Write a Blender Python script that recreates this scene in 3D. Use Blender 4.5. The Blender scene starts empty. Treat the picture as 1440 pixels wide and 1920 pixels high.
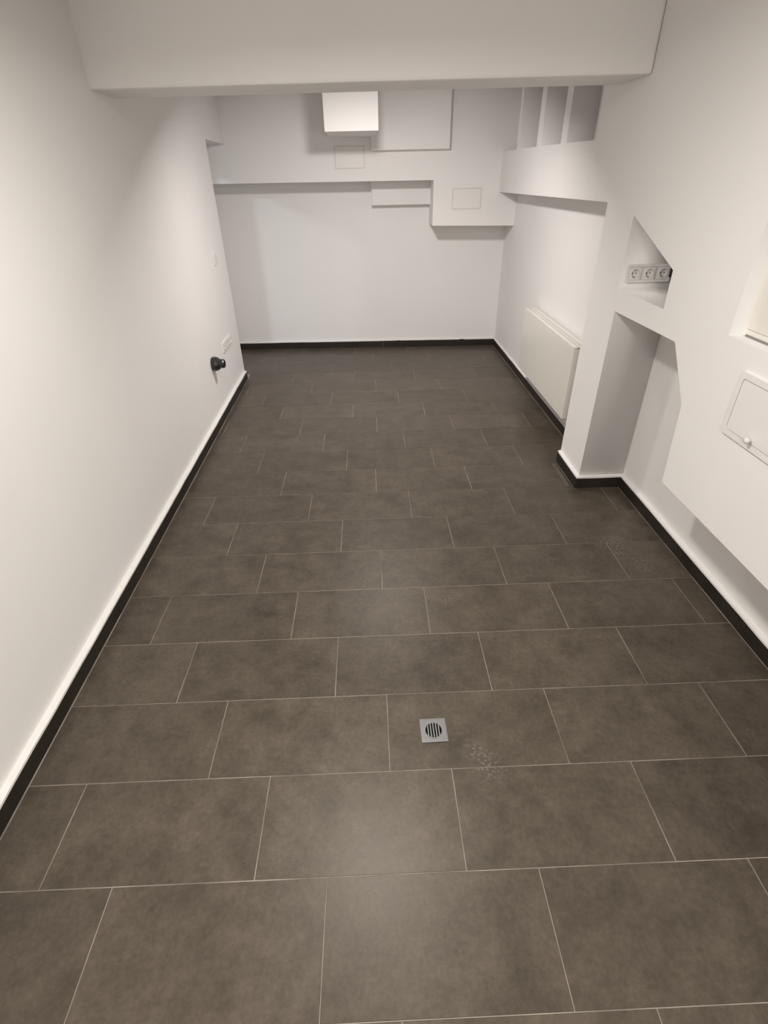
import bpy, bmesh, math, random
from mathutils import Vector, Matrix

random.seed(7)
S = bpy.context.scene
COL = S.collection

# ------------------------------------------------------------------ camera
PITCH, YAW, ROLL = 0.5800, 0.0200, -0.0225
CAM = Vector((0.7778, -0.3455, 1.6466))
FPX = 957.65
cyw, syw, cp, sp = math.cos(YAW), math.sin(YAW), math.cos(PITCH), math.sin(PITCH)
fw = Vector((syw * cp, cyw * cp, -sp)); rt = Vector((cyw, -syw, 0)); up = rt.cross(fw)
cr, sr = math.cos(ROLL), math.sin(ROLL)
rt, up = cr * rt + sr * up, -sr * rt + cr * up
cam_d = bpy.data.cameras.new('camera')
cam = bpy.data.objects.new('camera', cam_d); COL.objects.link(cam)
cam.matrix_world = Matrix(((rt.x, up.x, -fw.x, CAM.x), (rt.y, up.y, -fw.y, CAM.y), (rt.z, up.z, -fw.z, CAM.z), (0, 0, 0, 1)))
cam_d.sensor_fit = 'VERTICAL'; cam_d.sensor_height = 36.0
cam_d.lens = FPX / 1920.0 * 36.0
cam_d.clip_start = 0.02
S.camera = cam

# ------------------------------------------------------------------ world, lights, exposure
w = bpy.data.worlds.new('world'); S.world = w; w.use_nodes = True
w.node_tree.nodes['Background'].inputs[0].default_value = (0.02, 0.02, 0.02, 1)
w.node_tree.nodes['Background'].inputs[1].default_value = 1.0
S.view_settings.view_transform = 'Standard'; S.view_settings.look = 'None'
S.view_settings.gamma = 1.0; S.view_settings.use_curve_mapping = False
S.view_settings.exposure = 0.0

CEIL = 2.32
def disc_light(name, loc, power, colr, size, tilt=(0, 0, 0), spread=180):
    d = bpy.data.lights.new(name, 'AREA'); d.shape = 'DISK'; d.size = size
    d.energy = power; d.color = colr; d.spread = math.radians(spread)
    o = bpy.data.objects.new(name, d); COL.objects.link(o); o.location = loc
    o.rotation_euler = tuple(math.radians(a) for a in tilt)
    return o
WARM = (1.0, 0.955, 0.90)
disc_light('ceiling_downlight_near', (0.70, 1.20, CEIL - 0.03), 24, WARM, 0.17, spread=168)
disc_light('rear_fill_light', (0.75, -1.10, CEIL - 0.03), 36, WARM, 0.17, spread=178)  # added fill light behind the viewer, lifts the beam face and upper walls
disc_light('beam_spotlight_far', (0.84, 3.40, 2.15), 29, (1.0, 0.945, 0.92), 0.18, tilt=(20, 0, 0), spread=158)
disc_light('side_room_downlight', (-1.80, 3.80, CEIL - 0.06), 22, (0.84, 0.92, 1.0), 0.17)

# ------------------------------------------------------------------ materials
def mat(name, color, rough=0.6, metal=0.0, spec=0.5, bump=0.0, bscale=200.0, var=0.0, vscale=3.0):
    m = bpy.data.materials.new(name); m.use_nodes = True
    nt = m.node_tree; b = nt.nodes['Principled BSDF']
    b.inputs['Roughness'].default_value = rough; b.inputs['Metallic'].default_value = metal
    b.inputs['Specular IOR Level'].default_value = spec
    geo = nt.nodes.new('ShaderNodeNewGeometry')
    n = nt.nodes.new('ShaderNodeTexNoise'); n.inputs['Scale'].default_value = vscale; n.inputs['Detail'].default_value = 5
    nt.links.new(geo.outputs['Position'], n.inputs['Vector'])
    r = nt.nodes.new('ShaderNodeValToRGB')
    r.color_ramp.elements[0].position = 0.3; r.color_ramp.elements[1].position = 0.7
    r.color_ramp.elements[0].color = tuple(c * (1 - var) for c in color) + (1,)
    r.color_ramp.elements[1].color = tuple(min(1, c * (1 + var)) for c in color) + (1,)
    nt.links.new(n.outputs['Fac'], r.inputs['Fac']); nt.links.new(r.outputs['Color'], b.inputs['Base Color'])
    if bump:
        n2 = nt.nodes.new('ShaderNodeTexNoise'); n2.inputs['Scale'].default_value = bscale; n2.inputs['Detail'].default_value = 3
        nt.links.new(geo.outputs['Position'], n2.inputs['Vector'])
        bp = nt.nodes.new('ShaderNodeBump'); bp.inputs['Strength'].default_value = bump; bp.inputs['Distance'].default_value = 0.002
        nt.links.new(n2.outputs['Fac'], bp.inputs['Height']); nt.links.new(bp.outputs['Normal'], b.inputs['Normal'])
    return m

M_WALL = mat('white_wall_paint', (0.885, 0.868, 0.852), 0.75, spec=0.25, bump=0.12, bscale=90, var=0.012, vscale=2.0)
M_CAP = mat('white_skirting_filler', (0.83, 0.815, 0.79), 0.6, bump=0.3, bscale=60, var=0.02, vscale=30)
M_PLATE = mat('white_plastic', (0.78, 0.765, 0.74), 0.35, var=0.005)
M_IVORY = mat('ivory_enamel', (0.80, 0.775, 0.70), 0.3, var=0.006)
M_RAD = mat('radiator_enamel', (0.80, 0.78, 0.715), 0.3, var=0.006)
M_HATCH = mat('painted_hatch', (0.85, 0.83, 0.81), 0.5, var=0.008)
M_DARK = mat('dark_void', (0.012, 0.011, 0.010), 0.9)
M_GREY = mat('grey_clip_and_gap_shade', (0.25, 0.24, 0.22), 0.8)
M_LINER = mat('hatch_gap', (0.42, 0.40, 0.37), 0.8)
M_BLACK = mat('black_plastic', (0.018, 0.016, 0.015), 0.3)
M_STEEL = mat('brushed_steel', (0.25, 0.25, 0.25), 0.45, metal=0.75, bump=0.05, bscale=300, var=0.05, vscale=60)
M_BRASS = mat('nickel_fitting', (0.45, 0.43, 0.40), 0.35, metal=0.9)
M_GROUT = mat('beige_grout', (0.30, 0.265, 0.225), 0.85, bump=0.3, bscale=300, var=0.45, vscale=5)
M_CONC = mat('concrete', (0.2, 0.19, 0.18), 0.9)

def tile_material():
    m = bpy.data.materials.new('dark_porcelain_tile'); m.use_nodes = True
    nt = m.node_tree; N = nt.nodes; L = nt.links; b = N['Principled BSDF']
    geo = N.new('ShaderNodeNewGeometry'); oi = N.new('ShaderNodeObjectInfo')
    # every tile gets its own piece of the print
    sc = N.new('ShaderNodeVectorMath'); sc.operation = 'SCALE'; sc.inputs['Scale'].default_value = 37.0
    cmb = N.new('ShaderNodeCombineXYZ'); L.new(oi.outputs['Random'], cmb.inputs[0]); L.new(oi.outputs['Random'], cmb.inputs[1]); L.new(oi.outputs['Random'], cmb.inputs[2])
    L.new(cmb.outputs[0], sc.inputs[0])
    add = N.new('ShaderNodeVectorMath'); add.operation = 'ADD'; L.new(geo.outputs['Position'], add.inputs[0]); L.new(sc.outputs[0], add.inputs[1])
    def noise(scale, detail, rough=0.55):
        n = N.new('ShaderNodeTexNoise'); n.inputs['Scale'].default_value = scale; n.inputs['Detail'].default_value = detail
        n.inputs['Roughness'].default_value = rough; L.new(add.outputs[0], n.inputs['Vector']); return n
    n1 = noise(7.5, 10, 0.75); n2 = noise(70, 4, 0.7)
    r1 = N.new('ShaderNodeValToRGB'); e = r1.color_ramp.elements
    e[0].position = 0.32; e[0].color = (0.050, 0.0400, 0.0300, 1); e[1].position = 0.68; e[1].color = (0.111, 0.0905, 0.0695, 1)
    L.new(n1.outputs['Fac'], r1.inputs['Fac'])
    r2 = N.new('ShaderNodeMapRange'); r2.inputs['From Min'].default_value = 0.3; r2.inputs['From Max'].default_value = 0.7
    r2.inputs['To Min'].default_value = 0.82; r2.inputs['To Max'].default_value = 1.18; L.new(n2.outputs['Fac'], r2.inputs['Value'])
    rt_ = N.new('ShaderNodeMapRange'); rt_.inputs['To Min'].default_value = 0.92; rt_.inputs['To Max'].default_value = 1.08; L.new(oi.outputs['Random'], rt_.inputs['Value'])
    mul = N.new('ShaderNodeMath'); mul.operation = 'MULTIPLY'; L.new(r2.outputs[0], mul.inputs[0]); L.new(rt_.outputs[0], mul.inputs[1])
    mx = N.new('ShaderNodeVectorMath'); mx.operation = 'SCALE'; L.new(r1.outputs['Color'], mx.inputs[0]); L.new(mul.outputs[0], mx.inputs['Scale'])
    # plaster dust: smudges with a place of their own and a few crumbs
    last = mx.outputs[0]
    dn = N.new('ShaderNodeTexNoise'); dn.inputs['Scale'].default_value = 95; dn.inputs['Detail'].default_value = 5; L.new(geo.outputs['Position'], dn.inputs['Vector'])
    total = None
    for (x, y, rad, amt) in DUST:
        d = N.new('ShaderNodeVectorMath'); d.operation = 'DISTANCE'; L.new(geo.outputs['Position'], d.inputs[0]); d.inputs[1].default_value = (x, y, 0)
        mr = N.new('ShaderNodeMapRange'); mr.inputs['From Min'].default_value = rad; mr.inputs['From Max'].default_value = rad * 0.2
        mr.inputs['To Min'].default_value = 0; mr.inputs['To Max'].default_value = amt; L.new(d.outputs['Value'], mr.inputs['Value'])
        if total is None: total = mr.outputs[0]
        else:
            a = N.new('ShaderNodeMath'); a.operation = 'ADD'; L.new(total, a.inputs[0]); L.new(mr.outputs[0], a.inputs[1]); total = a.outputs[0]
    dr = N.new('ShaderNodeMapRange'); dr.inputs['From Min'].default_value = 0.5; dr.inputs['From Max'].default_value = 0.72; L.new(dn.outputs['Fac'], dr.inputs['Value'])
    dm = N.new('ShaderNodeMath'); dm.operation = 'MULTIPLY'; L.new(total, dm.inputs[0]); L.new(dr.outputs[0], dm.inputs[1])
    cl = N.new('ShaderNodeClamp'); L.new(dm.outputs[0], cl.inputs['Value'])
    mix = N.new('ShaderNodeMix'); mix.data_type = 'RGBA'; L.new(cl.outputs[0], mix.inputs['Factor']); L.new(last, mix.inputs['A']); mix.inputs['B'].default_value = (0.5, 0.47, 0.43, 1)
    L.new(mix.outputs['Result'], b.inputs['Base Color'])
    rr = N.new('ShaderNodeMapRange'); rr.inputs['To Min'].default_value = 0.33; rr.inputs['To Max'].default_value = 0.46; L.new(n1.outputs['Fac'], rr.inputs['Value'])
    L.new(rr.outputs[0], b.inputs['Roughness'])
    b.inputs['Specular IOR Level'].default_value = 0.42; b.inputs['Specular Tint'].default_value = (1.0, 0.94, 0.84, 1)
    bp = N.new('ShaderNodeBump'); bp.inputs['Strength'].default_value = 0.18; bp.inputs['Distance'].default_value = 0.001
    L.new(n2.outputs['Fac'], bp.inputs['Height']); L.new(bp.outputs['Normal'], b.inputs['Normal'])
    return m
DUST = [(2.03, 1.79, 0.10, 0.42), (2.10, 1.62, 0.10, 0.30), (2.02, 1.70, 0.05, 0.25), (1.13, 0.60, 0.07, 0.30), (1.09, 0.66, 0.05, 0.25), (1.10, 1.40, 0.05, 0.2)]
M_TILE = tile_material()
M_SKIRT = mat('shaded_skirting_tile', (0.026, 0.0205, 0.016), 0.45, spec=0.3, var=0.25, vscale=6)  # same tile as the floor, its shade painted in as a darker base

# ------------------------------------------------------------------ helpers
def tag(o, label=None, cat=None, group=None, kind=None):
    if label: o['label'] = label
    if cat: o['category'] = cat
    if group: o['group'] = group
    if kind: o['kind'] = kind
    return o
def link_mesh(name, bm, m, parent=None, smooth=False):
    me = bpy.data.meshes.new(name); bmesh.ops.recalc_face_normals(bm, faces=bm.faces[:]); bm.to_mesh(me); bm.free()
    me.materials.append(m)
    if smooth:
        for p in me.polygons: p.use_smooth = True
    o = bpy.data.objects.new(name, me); COL.objects.link(o)
    if parent: o.parent = parent
    return o
def empty(name, matrix=None):
    o = bpy.data.objects.new(name, None); o.empty_display_size = 0.05; COL.objects.link(o)
    if matrix is not None: o.matrix_world = matrix
    return o
def add_box(bm, x0, x1, y0, y1, z0, z1, f=None, bevel=0.0):
    vs = []
    for z in (z0, z1):
        for (x, y) in ((x0, y0), (x1, y0), (x1, y1), (x0, y1)):
            p = (x, y, z) if f is None else f(x, y, z)
            vs.append(bm.verts.new(p))
    q = [(0, 3, 2, 1), (4, 5, 6, 7), (0, 1, 5, 4), (1, 2, 6, 5), (2, 3, 7, 6), (3, 0, 4, 7)]
    fs = [bm.faces.new([vs[i] for i in a]) for a in q]
    if bevel:
        es = {e for f_ in fs for e in f_.edges}
        bmesh.ops.bevel(bm, geom=list(es), offset=bevel, segments=2, affect='EDGES', profile=0.5)
    return vs
def box(name, x0, x1, y0, y1, z0, z1, m, parent=None, f=None, bevel=0.0):
    bm = bmesh.new(); add_box(bm, x0, x1, y0, y1, z0, z1, f, bevel); return link_mesh(name, bm, m, parent)
def add_prism(bm, poly, fa, fb):
    """poly: 2D points; fa / fb map a 2D point to its two 3D ends"""
    a = [bm.verts.new(fa(*p)) for p in poly]; b = [bm.verts.new(fb(*p)) for p in poly]
    n = len(poly)
    bm.faces.new(a); bm.faces.new(list(reversed(b)))
    for i in range(n): bm.faces.new((a[i], b[i], b[(i + 1) % n], a[(i + 1) % n]))
def plan_prism(name, poly, z0, z1, m, parent=None, bevel=0.0):
    bm = bmesh.new(); add_prism(bm, poly, lambda x, y: (x, y, z0), lambda x, y: (x, y, z1))
    if bevel: bmesh.ops.bevel(bm, geom=bm.edges[:], offset=bevel, segments=2, affect='EDGES')
    return link_mesh(name, bm, m, parent)
def lathe(bm, prof, n=24, axis='z'):
    """prof: (r, h) points; revolve about local z"""
    rings = []
    for r, h in prof:
        if r < 1e-6: rings.append([bm.verts.new((0, 0, h))])
        else: rings.append([bm.verts.new((r * math.cos(2 * math.pi * i / n), r * math.sin(2 * math.pi * i / n), h)) for i in range(n)])
    for a, b in zip(rings, rings[1:]):
        for i in range(n):
            j = (i + 1) % n
            if len(a) == 1 and len(b) == 1: continue
            if len(a) == 1: bm.faces.new((a[0], b[i], b[j]))
            elif len(b) == 1: bm.faces.new((a[i], b[0], a[j]))
            else: bm.faces.new((a[i], b[i], b[j], a[j]))
def frame(origin, u, v, n):
    u, v, n = Vector(u).normalized(), Vector(v).normalized(), Vector(n).normalized()
    o = Vector(origin)
    return Matrix(((u.x, v.x, n.x, o.x), (u.y, v.y, n.y, o.y), (u.z, v.z, n.z, o.z), (0, 0, 0, 1)))
def rrect(w_, h_, r, seg=5, cx=0, cy=0):
    pts = []
    for (sx, sy, a0) in ((1, 1, 0), (-1, 1, 90), (-1, -1, 180), (1, -1, 270)):
        for i in range(seg + 1):
            a = math.radians(a0 + 90 * i / seg)
            pts.append((cx + sx * (w_ / 2 - r) + r * math.cos(a), cy + sy * (h_ / 2 - r) + r * math.sin(a)))
    return pts
def add_ring(bm, outer, inner, z0, z1):
    """frame between two outlines with the same number of points, local z from z0 to z1"""
    n = len(outer)
    A = [[bm.verts.new((p[0], p[1], z)) for p in ol] for z in (z0, z1) for ol in (outer, inner)]
    o0, i0, o1, i1 = A
    for k in range(n):
        j = (k + 1) % n
        bm.faces.new((o1[k], o1[j], i1[j], i1[k])); bm.faces.new((o0[k], i0[k], i0[j], o0[j]))
        bm.faces.new((o0[k], o0[j], o1[j], o1[k])); bm.faces.new((i0[k], i1[k], i1[j], i0[j]))
def add_plate(bm, outline, z0, z1):
    add_prism(bm, outline, lambda x, y: (x, y, z0), lambda x, y: (x, y, z1))
def struct(o, label, cat='wall'):
    return tag(o, label, cat, kind='structure')

# ------------------------------------------------------------------ plan of the room
Y0 = -1.60                                   # wall behind the viewer
F = 2.045                                    # face of the deep right-hand wall and of the pillar
WR_NEAR, WR_FAR = 2.320, 2.215               # recessed right wall / wall behind the radiator
YP0, YP1 = 2.385, 2.735                      # pillar
Y_END = 4.69                                 # free end of the left wall
xs = lambda y: -0.388 - 0.0135 * (y - 0.5)   # face of the left skirting
xw = lambda y: xs(y) - 0.024                 # face of the left wall
yb = lambda x: 5.636 + (2.10 - x) * 0.033    # face of the back wall
ysk = lambda x: yb(x) - 0.014                # face of the back skirting
yc = lambda x: 5.30 + (2.10 - x) * 0.033     # face of the bulkhead
HS = 0.072                                   # skirting height
XS_L = -3.0                                  # far side of the side room

# ------------------------------------------------------------------ floor
DR = (0.958, 0.741, 0.046)                   # drain centre and half size
def clip(poly, a, b, c):
    """keep a*x + b*y <= c"""
    out = []
    for i in range(len(poly)):
        p, q = poly[i], poly[(i + 1) % len(poly)]
        dp, dq = a * p[0] + b * p[1] - c, a * q[0] + b * q[1] - c
        if dp <= 0: out.append(p)
        if (dp < 0 < dq) or (dq < 0 < dp):
            t = dp / (dp - dq); out.append((p[0] + t * (q[0] - p[0]), p[1] + t * (q[1] - p[1])))
    return out
def grid_with_hole(bm, x0, x1, y0, y1, z0, z1, h):
    xsn = [x0, h[0], h[1], x1]; ysn = [y0, h[2], h[3], y1]
    V = {}
    for k, z in enumerate((z0, z1)):
        for i in range(4):
            for j in range(4): V[i, j, k] = bm.verts.new((xsn[i], ysn[j], z))
    for i in range(3):
        for j in range(3):
            if i == 1 and j == 1:
                bm.faces.new((V[1, 1, 0], V[2, 1, 0], V[2, 1, 1], V[1, 1, 1])); bm.faces.new((V[1, 2, 0], V[2, 2, 0], V[2, 2, 1], V[1, 2, 1]))
                bm.faces.new((V[1, 1, 0], V[1, 2, 0], V[1, 2, 1], V[1, 1, 1])); bm.faces.new((V[2, 1, 0], V[2, 2, 0], V[2, 2, 1], V[2, 1, 1]))
                continue
            for k in (0, 1): bm.faces.new((V[i, j, k], V[i + 1, j, k], V[i + 1, j + 1, k], V[i, j + 1, k]))
    for i in range(3):
        bm.faces.new((V[i, 0, 0], V[i + 1, 0, 0], V[i + 1, 0, 1], V[i, 0, 1])); bm.faces.new((V[i, 3, 0], V[i + 1, 3, 0], V[i + 1, 3, 1], V[i, 3, 1]))
        bm.faces.new((V[0, i, 0], V[0, i + 1, 0], V[0, i + 1, 1], V[0, i, 1])); bm.faces.new((V[3, i, 0], V[3, i + 1, 0], V[3, i + 1, 1], V[3, i, 1]))
hole = (DR[0] - DR[2] + 0.003, DR[0] + DR[2] - 0.003, DR[1] - DR[2] + 0.003, DR[1] + DR[2] - 0.003)
bm = bmesh.new(); grid_with_hole(bm, XS_L, 2.5, Y0, 5.95, -0.12, -0.0014, hole)
floor = struct(link_mesh('floor', bm, M_GROUT), 'dark grey rectangular floor tiles laid in staggered rows with pale thin joints', 'floor')
XOFF = {0: .007, 1: .002, 2: -.003, 3: .001, 4: -.003, 5: -.002, 6: -.012, 7: -.012, 8: -.012, 9: -.008, 10: .011, 11: .012, 12: .016, 13: .017, 14: .022, 15: .01, 16: -.005, 17: .008, 18: .0, 19: .0}
G = 0.0013
def tile(poly, z):
    bm = bmesh.new()
    xs_ = [p[0] for p in poly]; ys_ = [p[1] for p in poly]
    cx, cy = sum(xs_) / len(poly), sum(ys_) / len(poly)
    if min(xs_) < hole[0] and max(xs_) > hole[1] and min(ys_) < hole[2] and max(ys_) > hole[3]:
        grid_with_hole(bm, min(xs_), max(xs_), min(ys_), max(ys_), -0.009, z, hole)
        bmesh.ops.translate(bm, verts=bm.verts[:], vec=(-cx, -cy, 0))
    else:
        tx, ty = random.uniform(-4e-4, 4e-4), random.uniform(-4e-4, 4e-4)
        e = 0.0008
        top = [bm.verts.new((p[0] - cx - math.copysign(e, p[0] - cx), p[1] - cy - math.copysign(e, p[1] - cy), z + tx * (p[0] - cx) + ty * (p[1] - cy))) for p in poly]
        mid = [bm.verts.new((p[0] - cx, p[1] - cy, z - e + tx * (p[0] - cx) + ty * (p[1] - cy))) for p in poly]
        bot = [bm.verts.new((p[0] - cx, p[1] - cy, -0.009)) for p in poly]
        n = len(poly); bm.faces.new(top); bm.faces.new(list(reversed(bot)))
        for a, b in ((top, mid), (mid, bot)):
            for i in range(n): bm.faces.new((a[i], b[i], b[(i + 1) % n], a[(i + 1) % n]))
    o = link_mesh('floor_tile', bm, M_TILE, floor); o.location = (cx, cy, 0)
    return o
for k in range(-5, 20):
    for j in range(-8, 16):
        x0 = (j - k / 3.0) * 0.6 + XOFF.get(k, 0.0); x1 = x0 + 0.6; y0 = k * 0.3; y1 = y0 + 0.3
        if x1 < -1.0 or x0 > 2.33: continue
        base = [(x0 + G, y0 + G), (x1 - G, y0 + G), (x1 - G, y1 - G), (x0 + G, y1 - G)]
        base = clip(base, 0.033, 1, 5.636 - 0.018 + 2.10 * 0.033)            # back skirting
        # right side: recessed wall in front of the pillar, radiator wall behind it
        right = WR_NEAR - 0.022 if y0 < YP0 - 0.02 else (WR_FAR - 0.018 if y0 > 2.4 else WR_NEAR - 0.022)
        if k == 8: right = F - 0.046
        if len(base) > 2: base = clip(base, 1, 0, right)
        if len(base) > 2 and y0 < 4.62: base = clip(base, -1, -0.0135, 0.388 - 0.0135 * 0.5 - 0.004)
        elif len(base) > 2: base = clip(base, -1, 0, 0.98)
        if len(base) < 3: continue
        ar = abs(sum(base[i][0] * base[(i + 1) % len(base)][1] - base[(i + 1) % len(base)][0] * base[i][1] for i in range(len(base)))) / 2
        if ar < 0.0008: continue
        tile(base, random.uniform(-0.0004, 0.0004))

tile([(F - 0.043, 2.402), (F - 0.021, 2.402), (F - 0.021, 2.698), (F - 0.043, 2.698)], 0.0)   # cut strip beside the pillar

# ------------------------------------------------------------------ walls and ceiling
wl = plan_prism('wall_left', [(xw(Y0), Y0), (xw(Y_END), Y_END), (xw(Y_END) - 0.15, Y_END), (xw(Y0) - 0.15, Y0)], 0, CEIL, M_WALL, bevel=0.003)
struct(wl, 'long smooth white wall running along the left side, ending before the back wall')
plan_prism('lintel', [(xw(Y_END), Y_END), (xw(yc(-0.47)), yc(-0.47) + 0.01), (xw(5.4) - 0.15, yc(-0.6) + 0.01), (xw(Y_END) - 0.15, Y_END)], 1.925, CEIL, M_WALL, wl)
# side room seen only past the end of the left wall
sr_ = plan_prism('wall_side_room', [(XS_L - 0.1, 2.7), (XS_L, 2.7), (XS_L, 5.9), (XS_L - 0.1, 5.9)], 0, CEIL, M_WALL)
struct(sr_, 'white wall of the side room beyond the end of the left wall')
box('near_wall', XS_L, xw(2.7) - 0.15, 2.6, 2.7, 0, CEIL, M_WALL, sr_)
plan_prism('door_jamb', [(-0.98, 5.03), (-0.86, 5.03), (-0.86, yb(-0.86)), (-0.98, yb(-0.98))], 0, CEIL, M_WALL, sr_)
box('door_head', -0.98, -0.86, 4.2, 5.03, 1.87, CEIL, M_WALL, sr_)
bm = bmesh.new(); add_prism(bm, [(XS_L, yb(XS_L)), (2.5, yb(2.5)), (2.5, 5.95), (XS_L, 5.95)], lambda x, y: (x, y, 0), lambda x, y: (x, y, CEIL))
wb = struct(link_mesh('wall_back', bm, M_WALL), 'white back wall below the stepped bulkhead at the far end')
struct(box('wall_front', XS_L, 2.6, Y0 - 0.1, Y0, 0, CEIL, M_WALL), 'white wall behind the viewer closing the near end')
struct(box('ceiling', XS_L, 2.6, Y0 - 0.1, 5.95, CEIL, CEIL + 0.1, M_WALL), 'flat white ceiling above the beam and bulkhead', 'ceiling')

# right-hand wall: one deep wall with openings, drawn as an outline in y, z and given its depth in x
TOP = CEIL - 0.001
outer = [(Y0, 0.50), (1.572, 0.50), (1.604, 0.845), (1.778, 1.052), (YP0, 1.047), (YP0, 0), (YP1, 0), (YP1, 1.516), (yc(F) + 0.01, 1.510), (yc(F) + 0.01, 1.824),
         (4.80, 1.818), (4.80, TOP), (4.73, TOP), (4.73, 1.818), (4.21, 1.814), (4.21, TOP), (4.10, TOP), (4.10, 1.812),
         (3.655, 1.806), (3.655, TOP), (3.545, TOP), (3.545, 1.804), (3.06, 1.796), (3.06, TOP), (Y0, TOP)]
niche = [(2.402, 1.475), (1.937, 1.302), (1.930, 1.150), (2.402, 1.150)]
cab_y0, cab_y1, cab_z0, cab_z1 = 0.96, 1.466, 1.157, 1.74
recess = [(cab_y0, cab_z0), (cab_y1, cab_z0), (cab_y1, cab_z1), (cab_y0, cab_z1)]
cu = bpy.data.curves.new('outline', 'CURVE'); cu.dimensions = '2D'; cu.fill_mode = 'BOTH'; cu.extrude = (WR_NEAR - F) / 2
for pts in (outer, niche, recess):
    sp_ = cu.splines.new('POLY'); sp_.points.add(len(pts) - 1); sp_.use_cyclic_u = True
    for p, q in zip(sp_.points, pts): p.co = (q[0], q[1], 0, 1)
tmp = bpy.data.objects.new('outline', cu); COL.objects.link(tmp)
dg = bpy.context.evaluated_depsgraph_get(); dg.update()
me = bpy.data.meshes.new_from_object(tmp.evaluated_get(dg)); bpy.data.objects.remove(tmp); bpy.data.curves.remove(cu)
for v in me.vertices:
    a, b, c = v.co; v.co = (c + (F + WR_NEAR) / 2, a, b)
bm = bmesh.new(); bm.from_mesh(me); bpy.data.meshes.remove(me)
bmesh.ops.remove_doubles(bm, verts=bm.verts[:], dist=1e-5)
bmesh.ops.dissolve_limit(bm, angle_limit=0.01, verts=bm.verts[:], edges=bm.edges[:])
wr = struct(link_mesh('wall_right', bm, M_WALL), 'deep white right wall with slanted niches, pillar and recesses cut into it')
box('recessed_wall', WR_NEAR, WR_NEAR + 0.12, Y0, YP1, 0, CEIL, M_WALL, wr)
box('radiator_wall', WR_FAR, WR_FAR + 0.12, YP1 - 0.02, 5.9, 0, CEIL, M_WALL, wr)

# cross beam in front
ybf = lambda x: 2.585 + (0.8 - x) * 0.055
bm = bmesh.new(); add_box(bm, -0.46, F, 0, 0.31, 2.0, CEIL, lambda x, y, z: (x, ybf(x) + y, z), bevel=0.012)
struct(link_mesh('trim_1', bm, M_WALL), 'wide white beam spanning from wall to wall under the ceiling', 'beam')
# stepped bulkhead along the back wall
cs = lambda d: (lambda x, y, z: (x, yc(x) + y, z))
bm = bmesh.new()
prof = [(XS_L, 1.632), (1.425, 1.616), (1.425, 1.243), (WR_FAR, 1.230), (WR_FAR, CEIL), (XS_L, CEIL)]
add_prism(bm, prof, lambda x, z: (x, yc(x), z), lambda x, z: (x, yb(x) + 0.01, z))
bk = struct(link_mesh('trim_2', bm, M_WALL), 'stepped white boxed bulkhead along the top of the back wall', 'bulkhead')
bm = bmesh.new(); add_box(bm, 0.853, 1.552, -0.075, 0.02, 1.850, CEIL, cs(0), bevel=0.003); link_mesh('raised_panel', bm, M_WALL, bk)
bm = bmesh.new(); add_box(bm, 0.845, 1.43, 0.25, 0.345, 1.413, 1.64, cs(0), bevel=0.003); link_mesh('lower_ledge', bm, M_WALL, bk)
# box hanging from the ceiling in front of the bulkhead
bm = bmesh.new(); add_box(bm, 0.480, 0.902, 4.62, yc(0.7) + 0.01, 1.952, CEIL, lambda x, y, z: (x, y + (0.7 - x) * 0.02, z), bevel=0.003)
struct(link_mesh('trim_3', bm, M_WALL), 'brightly lit white box casing hanging before the bulkhead', 'casing')

# ------------------------------------------------------------------ skirting
def skirting(name, p, q, nrm, label, wall_gap=0.024, ext=(0, 0)):
    """tiles along p->q (face line), nrm points into the room, white filler closes the top back to the wall"""
    P, Q = Vector((p[0], p[1], 0)), Vector((q[0], q[1], 0)); n = Vector((nrm[0], nrm[1], 0)).normalized()
    d = (Q - P); L = d.length; d.normalize()
    root = empty(name); struct(root, label, 'skirting')
    t = 0.010; s = 0.0; i = 0
    while s < L - 0.01:
        e = min(L, s + 0.598)
        bm = bmesh.new(); j = random.uniform(-0.0008, 0.0008)
        a, b = P + d * (s + 0.0002) + n * j, P + d * (e - 0.0002) + n * j
        pts = [a, b, b - n * t, a - n * t]
        add_prism(bm, [(v.x, v.y) for v in pts], lambda x, y: (x, y, 0.0006), lambda x, y: (x, y, HS + j))
        link_mesh('skirting_tile', bm, M_SKIRT, root)
        s = e + 0.0006; i += 1
    # filler strip on top with a slightly wavy edge
    bm = bmesh.new(); N = max(2, int(L / 0.12)); rows = []
    for k in range(N + 1):
        c = P + d * (L * k / N); wv = random.uniform(-0.0012, 0.0012); hv = random.uniform(-0.001, 0.001)
        f0, f1 = c + n * (0.0015 + wv), c - n * wall_gap
        rows.append([bm.verts.new((f0.x, f0.y, HS - 0.003 + hv)), bm.verts.new((f0.x, f0.y, HS + 0.006 + hv)), bm.verts.new((f1.x, f1.y, HS + 0.010)), bm.verts.new((f1.x, f1.y, HS - 0.003))])
    for a, b in zip(rows, rows[1:]):
        for k in range(4): bm.faces.new((a[k], b[k], b[(k + 1) % 4], a[(k + 1) % 4]))
    bm.faces.new(rows[0]); bm.faces.new(list(reversed(rows[-1])))
    tag(link_mesh('top_edge', bm, M_CAP, root), 'white filler on top of the dark skirting')
    return root
skirting('baseboard_left', (xs(Y0), Y0), (xs(4.665), 4.665), (1, 0.0135), 'dark tile skirting with white top along the left wall')
skirting('baseboard_back', (-0.86, ysk(-0.86)), (WR_FAR, ysk(WR_FAR)), (0, -1), 'dark tile skirting along the foot of the back wall', 0.014)
skirting('baseboard_radiator', (WR_FAR - 0.014, ysk(WR_FAR)), (WR_FAR - 0.014, YP1), (-1, 0), 'dark tile skirting on the right wall below the radiator', 0.014)
skirting('baseboard_pillar', (F - 0.019, YP1), (F - 0.019, YP0 - 0.019), (-1, 0), 'short dark skirting on the room side of the pillar', 0.019)
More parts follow.
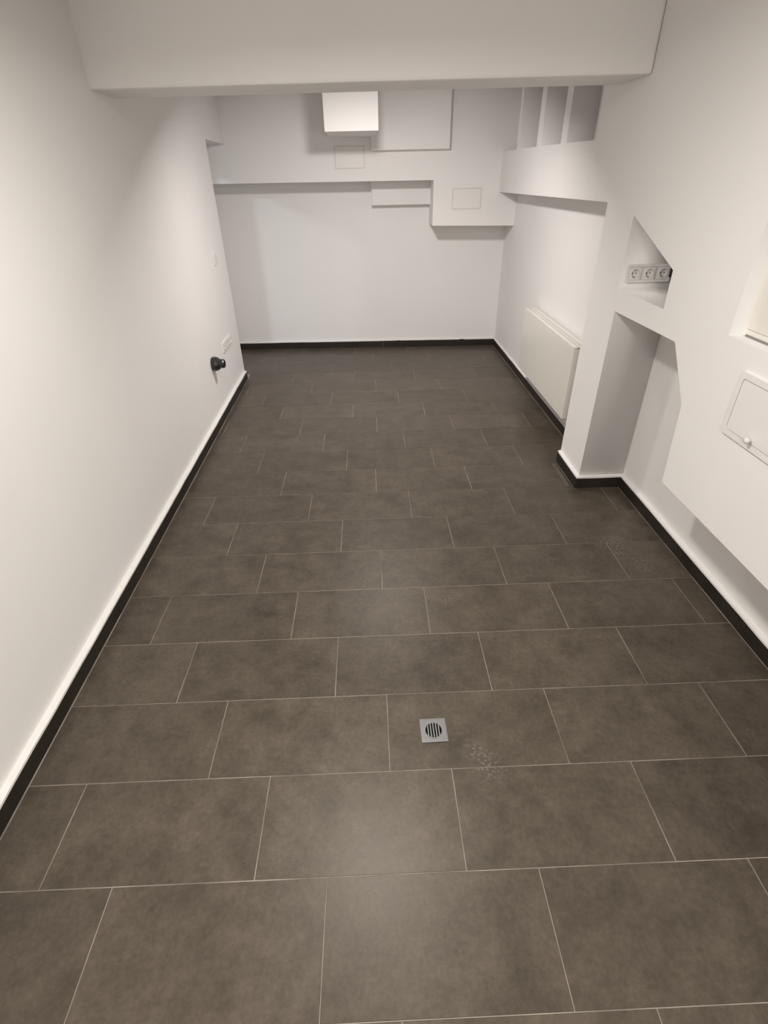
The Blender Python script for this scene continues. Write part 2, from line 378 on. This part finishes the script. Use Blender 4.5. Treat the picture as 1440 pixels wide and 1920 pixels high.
skirting('baseboard_niche', (F - 0.019, YP0 - 0.019), (WR_NEAR, YP0 - 0.019), (0, -1), 'short dark skirting on the camera side of the pillar', 0.019)
skirting('baseboard_right', (WR_NEAR - 0.019, YP0 - 0.019), (WR_NEAR - 0.019, Y0), (-1, 0), 'dark tile skirting under the deep right wall', 0.019)

# ------------------------------------------------------------------ floor drain
dr = empty('floor_drain', Matrix.Translation((DR[0], DR[1], 0)) @ Matrix.Rotation(math.radians(1.0), 4, 'Z'))
tag(dr, 'small square metal floor drain with a round slotted grate', 'drain')
n = 48; hs = DR[2]; rc = 0.0325
circ = [(rc * math.cos(2 * math.pi * i / n), rc * math.sin(2 * math.pi * i / n)) for i in range(n)]
sq = []
for (x, y) in circ:
    s_ = hs / max(abs(x), abs(y)); sq.append((x * s_, y * s_))
bm = bmesh.new(); add_ring(bm, sq, circ, 0.0002, 0.0022); link_mesh('frame', bm, M_STEEL, dr)
bm = bmesh.new(); c2 = rrect(2 * hs, 2 * hs, 0.001, 3); c3 = rrect(2 * hs - 0.006, 2 * hs - 0.006, 0.001, 3)
add_ring(bm, c2, c3, 0.0002, 0.0032); link_mesh('rim', bm, M_STEEL, dr)
gr = empty('grate'); gr.parent = dr
bm = bmesh.new(); ci = [(x * 0.89, y * 0.89) for x, y in circ]; add_ring(bm, circ, ci, -0.002, 0.0030)
bpy.data.objects.remove(gr)
gr = link_mesh('grate', bm, M_STEEL, dr)
R_ = rc * 0.9
for i in range(5):
    x = -0.0192 + i * 0.0096
    h = math.sqrt(max(0, R_ * R_ - x * x))
    wv = 0.0021
    bm = bmesh.new(); add_box(bm, x - wv, x + wv, -h, h, -0.002, 0.0018); o = link_mesh('grate_bar', bm, M_STEEL, gr)
bm = bmesh.new(); lathe(bm, [(0.042, -0.002), (0.040, -0.05), (0.0, -0.05)], 24); link_mesh('well', bm, M_DARK, dr)

# ------------------------------------------------------------------ radiator
rx0, rx1, ry0, ry1, rz0, rz1 = 2.100, 2.190, 2.962, 4.168, 0.206, 0.702
rad = empty('panel_radiator', Matrix.Translation((2.14, 3.56, rz0)))
tag(rad, 'cream steel panel radiator mounted on the right wall behind the pillar', 'radiator')
RM = Matrix.Translation((-2.14, -3.56, -rz0))
def rpart(name, bm, m, parent=None, smooth=False):
    bmesh.ops.transform(bm, matrix=RM, verts=bm.verts[:]); return link_mesh(name, bm, m, parent or rad, smooth)
bm = bmesh.new(); add_box(bm, rx0, rx0 + 0.016, ry0 + 0.006, ry1 - 0.006, rz0, rz1 - 0.012, bevel=0.004); rpart('front_panel', bm, M_RAD)
bm = bmesh.new(); add_box(bm, rx1 - 0.016, rx1, ry0 + 0.02, ry1 - 0.02, rz0, rz1 - 0.012, bevel=0.004); rpart('back_panel', bm, M_RAD)
bm = bmesh.new()
y = ry0 + 0.03
pts = []
while y < ry1 - 0.03:
    pts += [(rx0 + 0.018, y), (rx1 - 0.03, y + 0.006), (rx1 - 0.03, y + 0.016), (rx0 + 0.018, y + 0.022)]; y += 0.028
for z in (rz0 + 0.02, rz1 - 0.06): pass
a = [bm.verts.new((p[0], p[1], rz0 + 0.02)) for p in pts]; b = [bm.verts.new((p[0], p[1], rz1 - 0.05)) for p in pts]
for i in range(len(pts) - 1): bm.faces.new((a[i], a[i + 1], b[i + 1], b[i]))
rpart('convector_fins', bm, M_RAD)
bm = bmesh.new()   # top cover: two rails with cross bars between them
add_box(bm, rx0 - 0.001, rx0 + 0.024, ry0, ry1, rz1 - 0.012, rz1, bevel=0.003)
add_box(bm, rx1 - 0.016, rx1 + 0.001, ry0, ry1, rz1 - 0.012, rz1, bevel=0.002)
add_box(bm, (rx0 + rx1) / 2 - 0.001, (rx0 + rx1) / 2 + 0.005, ry0, ry1, rz1 - 0.012, rz1 - 0.002)
gt = rpart('top_cover', bm, M_RAD)
bm = bmesh.new(); y = ry0 + 0.012
while y < ry1 - 0.01:
    add_box(bm, rx0 + 0.02, rx1 - 0.012, y, y + 0.011, rz1 - 0.010, rz1 - 0.003); y += 0.0185
rpart('grille', bm, M_RAD, gt)
for yy in (ry0, ry1):
    bm = bmesh.new(); add_box(bm, rx0 + 0.002, rx1, yy - 0.003, yy + 0.003, rz0 + 0.006, rz1 - 0.012, bevel=0.001)
    rpart('side_cover', bm, M_RAD)
def plug(name, loc, r, l, m):
    bm = bmesh.new(); lathe(bm, [(0, 0), (r, 0), (r, l * 0.6), (r * 0.65, l * 0.65), (r * 0.65, l), (0, l)], 12)
    bmesh.ops.transform(bm, matrix=Matrix.Translation(loc) @ Matrix.Rotation(math.radians(90), 4, 'X'), verts=bm.verts[:]); return rpart(name, bm, m)
plug('vent_plug', (rx0 + 0.052, ry0 - 0.003, rz1 - 0.040), 0.011, 0.022, M_BRASS)
plug('valve', (rx0 + 0.050, ry0 - 0.003, rz0 + 0.040), 0.013, 0.05, M_BRASS)
for yy in (ry0 + 0.25, ry1 - 0.25):
    bm = bmesh.new(); add_box(bm, rx1 - 0.001, WR_FAR, yy - 0.02, yy + 0.02, rz0 + 0.05, rz1 - 0.06); rpart('wall_bracket', bm, M_RAD)

# ------------------------------------------------------------------ sockets and switches
def socket_strip(name, M, count, label, pitch=0.0705, h=0.082, face=0.056):
    """local x along the strip, y up, z out of the wall"""
    root = empty(name, M); tag(root, label, 'socket')
    W = pitch * (count - 1) + h
    N = 32; rr = 0.0195
    bm = bmesh.new(); add_plate(bm, rrect(W, h, 0.006), 0.0, 0.0015)
    add_ring(bm, rrect(W, h, 0.006), rrect(W - 0.024, h - 0.024, 0.002), 0.0016, 0.0095)
    link_mesh('cover_frame', bm, M_PLATE, root)
    for i in range(count):
        x0 = (i - (count - 1) / 2) * pitch
        bm = bmesh.new()
        ci = [(rr * math.cos(2 * math.pi * k / N), rr * math.sin(2 * math.pi * k / N)) for k in range(N)]
        so = []
        for (x, y) in ci:
            s_ = face / 2 / max(abs(x), abs(y)); so.append((x * s_, y * s_))
        add_ring(bm, so, ci, 0.0016, 0.0125)
        bmesh.ops.translate(bm, verts=bm.verts[:], vec=(x0, 0, 0))
        sk = link_mesh('socket_insert', bm, M_PLATE, root)
        # raised collar and the sunk cup
        bm = bmesh.new(); lathe(bm, [(rr + 0.0022, 0.0125), (rr + 0.0018, 0.0148), (rr, 0.015), (rr - 0.0006, 0.0022), (0, 0.0020)], N)
        bmesh.ops.translate(bm, verts=bm.verts[:], vec=(x0, 0, 0)); link_mesh('cup', bm, M_PLATE, sk)
        for sx in (-1, 1):
            bm = bmesh.new(); lathe(bm, [(0.0030, 0.0021), (0.0030, 0.0026), (0, 0.0026)], 12)
            bmesh.ops.translate(bm, verts=bm.verts[:], vec=(x0 + sx * 0.0095, 0, 0)); link_mesh('pin_hole', bm, M_DARK, sk)
        for sy in (-1, 1):
            bm = bmesh.new(); add_box(bm, x0 - 0.003, x0 + 0.003, sy * 0.0172 - 0.002, sy * 0.0172 + 0.002, 0.0021, 0.0110)
            link_mesh('earth_clip', bm, M_GREY, sk)
    return root
# three sockets in the triangular niche, on its far side wall (y = 2.402, facing the camera)
socket_strip('socket_strip', frame((2.180, 2.402, 1.222), (1, 0, 0), (0, 0, 1), (0, -1, 0)), 3, 'white triple wall socket inside the slanted niche on the right')
LN = Vector((1, 0.0135, 0)).normalized(); LU = Vector((-0.0135, 1, 0)).normalized()
def left_frame(y, z): return frame((xw(y), y, z), LU, (0, 0, 1), LN)
socket_strip('wall_socket', left_frame(4.19, 0.468), 4, 'white row of wall sockets low on the end of the left wall')
sw = empty('light_switch', left_frame(4.31, 1.112)); tag(sw, 'small white light switch at mid height near the left wall end', 'switch')
bm = bmesh.new(); add_plate(bm, rrect(0.086, 0.086, 0.006), 0, 0.007)
bmesh.ops.bevel(bm, geom=[e for e in bm.edges if all(v.co.z > 0.0065 for v in e.verts)], offset=0.002, segments=2, affect='EDGES'); link_mesh('cover_frame', bm, M_PLATE, sw)
bm = bmesh.new(); vs = add_box(bm, -0.0275, 0.0275, -0.0275, 0.0275, 0.0071, 0.0105)
for v in vs:
    if v.co.z > 0.01 and v.co.y > 0: v.co.z += 0.003
link_mesh('rocker', bm, M_PLATE, sw)

# small black plug at the end of the niche
pk = empty('black_plug', Matrix.Translation((2.30, 2.36, 1.215))); tag(pk, 'tiny black plug at the right end of the triple socket', 'plug')
bm = bmesh.new(); add_box(bm, -0.016, 0.020, -0.03, 0.042, -0.014, 0.034, bevel=0.004); link_mesh('body', bm, M_BLACK, pk)
bm = bmesh.new(); lathe(bm, [(0.006, 0), (0.005, 0.022), (0, 0.022)], 12)
bmesh.ops.transform(bm, matrix=Matrix.Translation((0.002, -0.028, 0.008)) @ Matrix.Rotation(math.radians(90), 4, 'X'), verts=bm.verts[:]); link_mesh('cable_collar', bm, M_BLACK, pk)

# black pipe stub on the left wall
ps = empty('pipe_stub', left_frame(3.66, 0.455)); tag(ps, 'black plastic pipe stub sticking out of the left wall', 'pipe')
bm = bmesh.new(); lathe(bm, [(0, 0), (0.049, 0), (0.054, 0.006), (0.054, 0.030), (0.048, 0.048), (0.038, 0.060), (0, 0.060)], 10); link_mesh('collar', bm, M_BLACK, ps)
bm = bmesh.new(); lathe(bm, [(0, 0.055), (0.033, 0.055), (0.035, 0.062), (0.035, 0.086), (0.030, 0.096), (0.022, 0.096), (0.022, 0.080), (0, 0.080)], 12); link_mesh('pipe_end', bm, M_BLACK, ps)


# ------------------------------------------------------------------ hatches on the bulkhead
def hatch(name, M, W, H, label, knob=False, lip=0.012, proud=0.006):
    root = empty(name, M); tag(root, label, 'hatch')
    r = 0.012 if knob else 0.004
    bm = bmesh.new(); add_ring(bm, rrect(W, H, r), rrect(W - 2 * lip, H - 2 * lip, r * 0.8), 0, proud); link_mesh('frame', bm, M_HATCH, root)
    bm = bmesh.new(); gap = 0.0025
    add_plate(bm, rrect(W - 2 * lip - 2 * gap, H - 2 * lip - 2 * gap, r * 0.7), 0.0005, proud - 0.001)
    dd = link_mesh('door', bm, M_HATCH, root)
    bm = bmesh.new(); add_plate(bm, rrect(W - 2 * lip, H - 2 * lip, r * 0.7), 0.0, 0.0004); link_mesh('gap_liner', bm, M_LINER, root)
    return root, dd
BU = Vector((1, -0.033, 0)).normalized(); BN = Vector((-0.033, -1, 0)).normalized()
def bulk_frame(x, z): return frame((x, yc(x), z), BU, (0, 0, 1), BN)
hatch('access_hatch', bulk_frame(0.650, 1.805), 0.285, 0.185, 'square white access hatch in the bulkhead just below the bright hanging box', lip=0.008, proud=0.004)
hatch('access_hatch', bulk_frame(1.742, 1.462), 0.285, 0.182, 'square white access hatch on the low right-hand step of the bulkhead', lip=0.008, proud=0.004)
# larger hatch with a knob on the right wall, facing -x
rh, rdoor = hatch('access_hatch', frame((F, 1.169, 0.966), (0, -1, 0), (0, 0, 1), (-1, 0, 0)), 0.312, 0.220, 'white hatch with a small knob low on the right wall', knob=True, lip=0.020, proud=0.009)
bm = bmesh.new(); lathe(bm, [(0, 0.007), (0.006, 0.007), (0.005, 0.014), (0.010, 0.020), (0.011, 0.026), (0.007, 0.031), (0, 0.032)], 16)
bmesh.ops.translate(bm, verts=bm.verts[:], vec=(0, -0.076, 0)); tag(link_mesh('knob', bm, M_PLATE, rdoor, True), 'small white knob')

# ------------------------------------------------------------------ cabinet set into the right wall
cb = empty('meter_cabinet', frame((F + 0.045, (cab_y0 + cab_y1) / 2, (cab_z0 + cab_z1) / 2), (0, -1, 0), (0, 0, 1), (-1, 0, 0)))
tag(cb, 'cream metal cabinet set back in a recess of the right wall', 'cabinet')
cw, ch = cab_y1 - cab_y0 - 0.004, cab_z1 - cab_z0 - 0.004
bm = bmesh.new(); add_box(bm, -cw / 2, cw / 2, -ch / 2, ch / 2, -0.20, -0.012); link_mesh('body', bm, M_IVORY, cb)
bm = bmesh.new(); add_ring(bm, rrect(cw, ch, 0.003), rrect(cw - 0.030, ch - 0.044, 0.003), -0.012, -0.002); fr_ = link_mesh('frame', bm, M_IVORY, cb)
bm = bmesh.new(); add_plate(bm, rrect(cw - 0.034, ch - 0.048, 0.003), -0.011, 0.0); dd = link_mesh('door', bm, M_IVORY, cb)
bm = bmesh.new(); lathe(bm, [(0.011, 0.0), (0.011, 0.004), (0, 0.004)], 16); bmesh.ops.translate(bm, verts=bm.verts[:], vec=(cw / 2 - 0.045, 0, 0)); link_mesh('lock', bm, M_BRASS, dd)
bm = bmesh.new(); add_box(bm, -cw / 2 + 0.02, cw / 2 - 0.02, -ch / 2 - 0.0015, -ch / 2 + 0.006, -0.010, 0.0005); tag(link_mesh('slot_shade_strip', bm, M_GREY, cb), 'grey strip painted as the shade of the slot under the cabinet door')  # solid strip whose grey paints in the shade of the slot
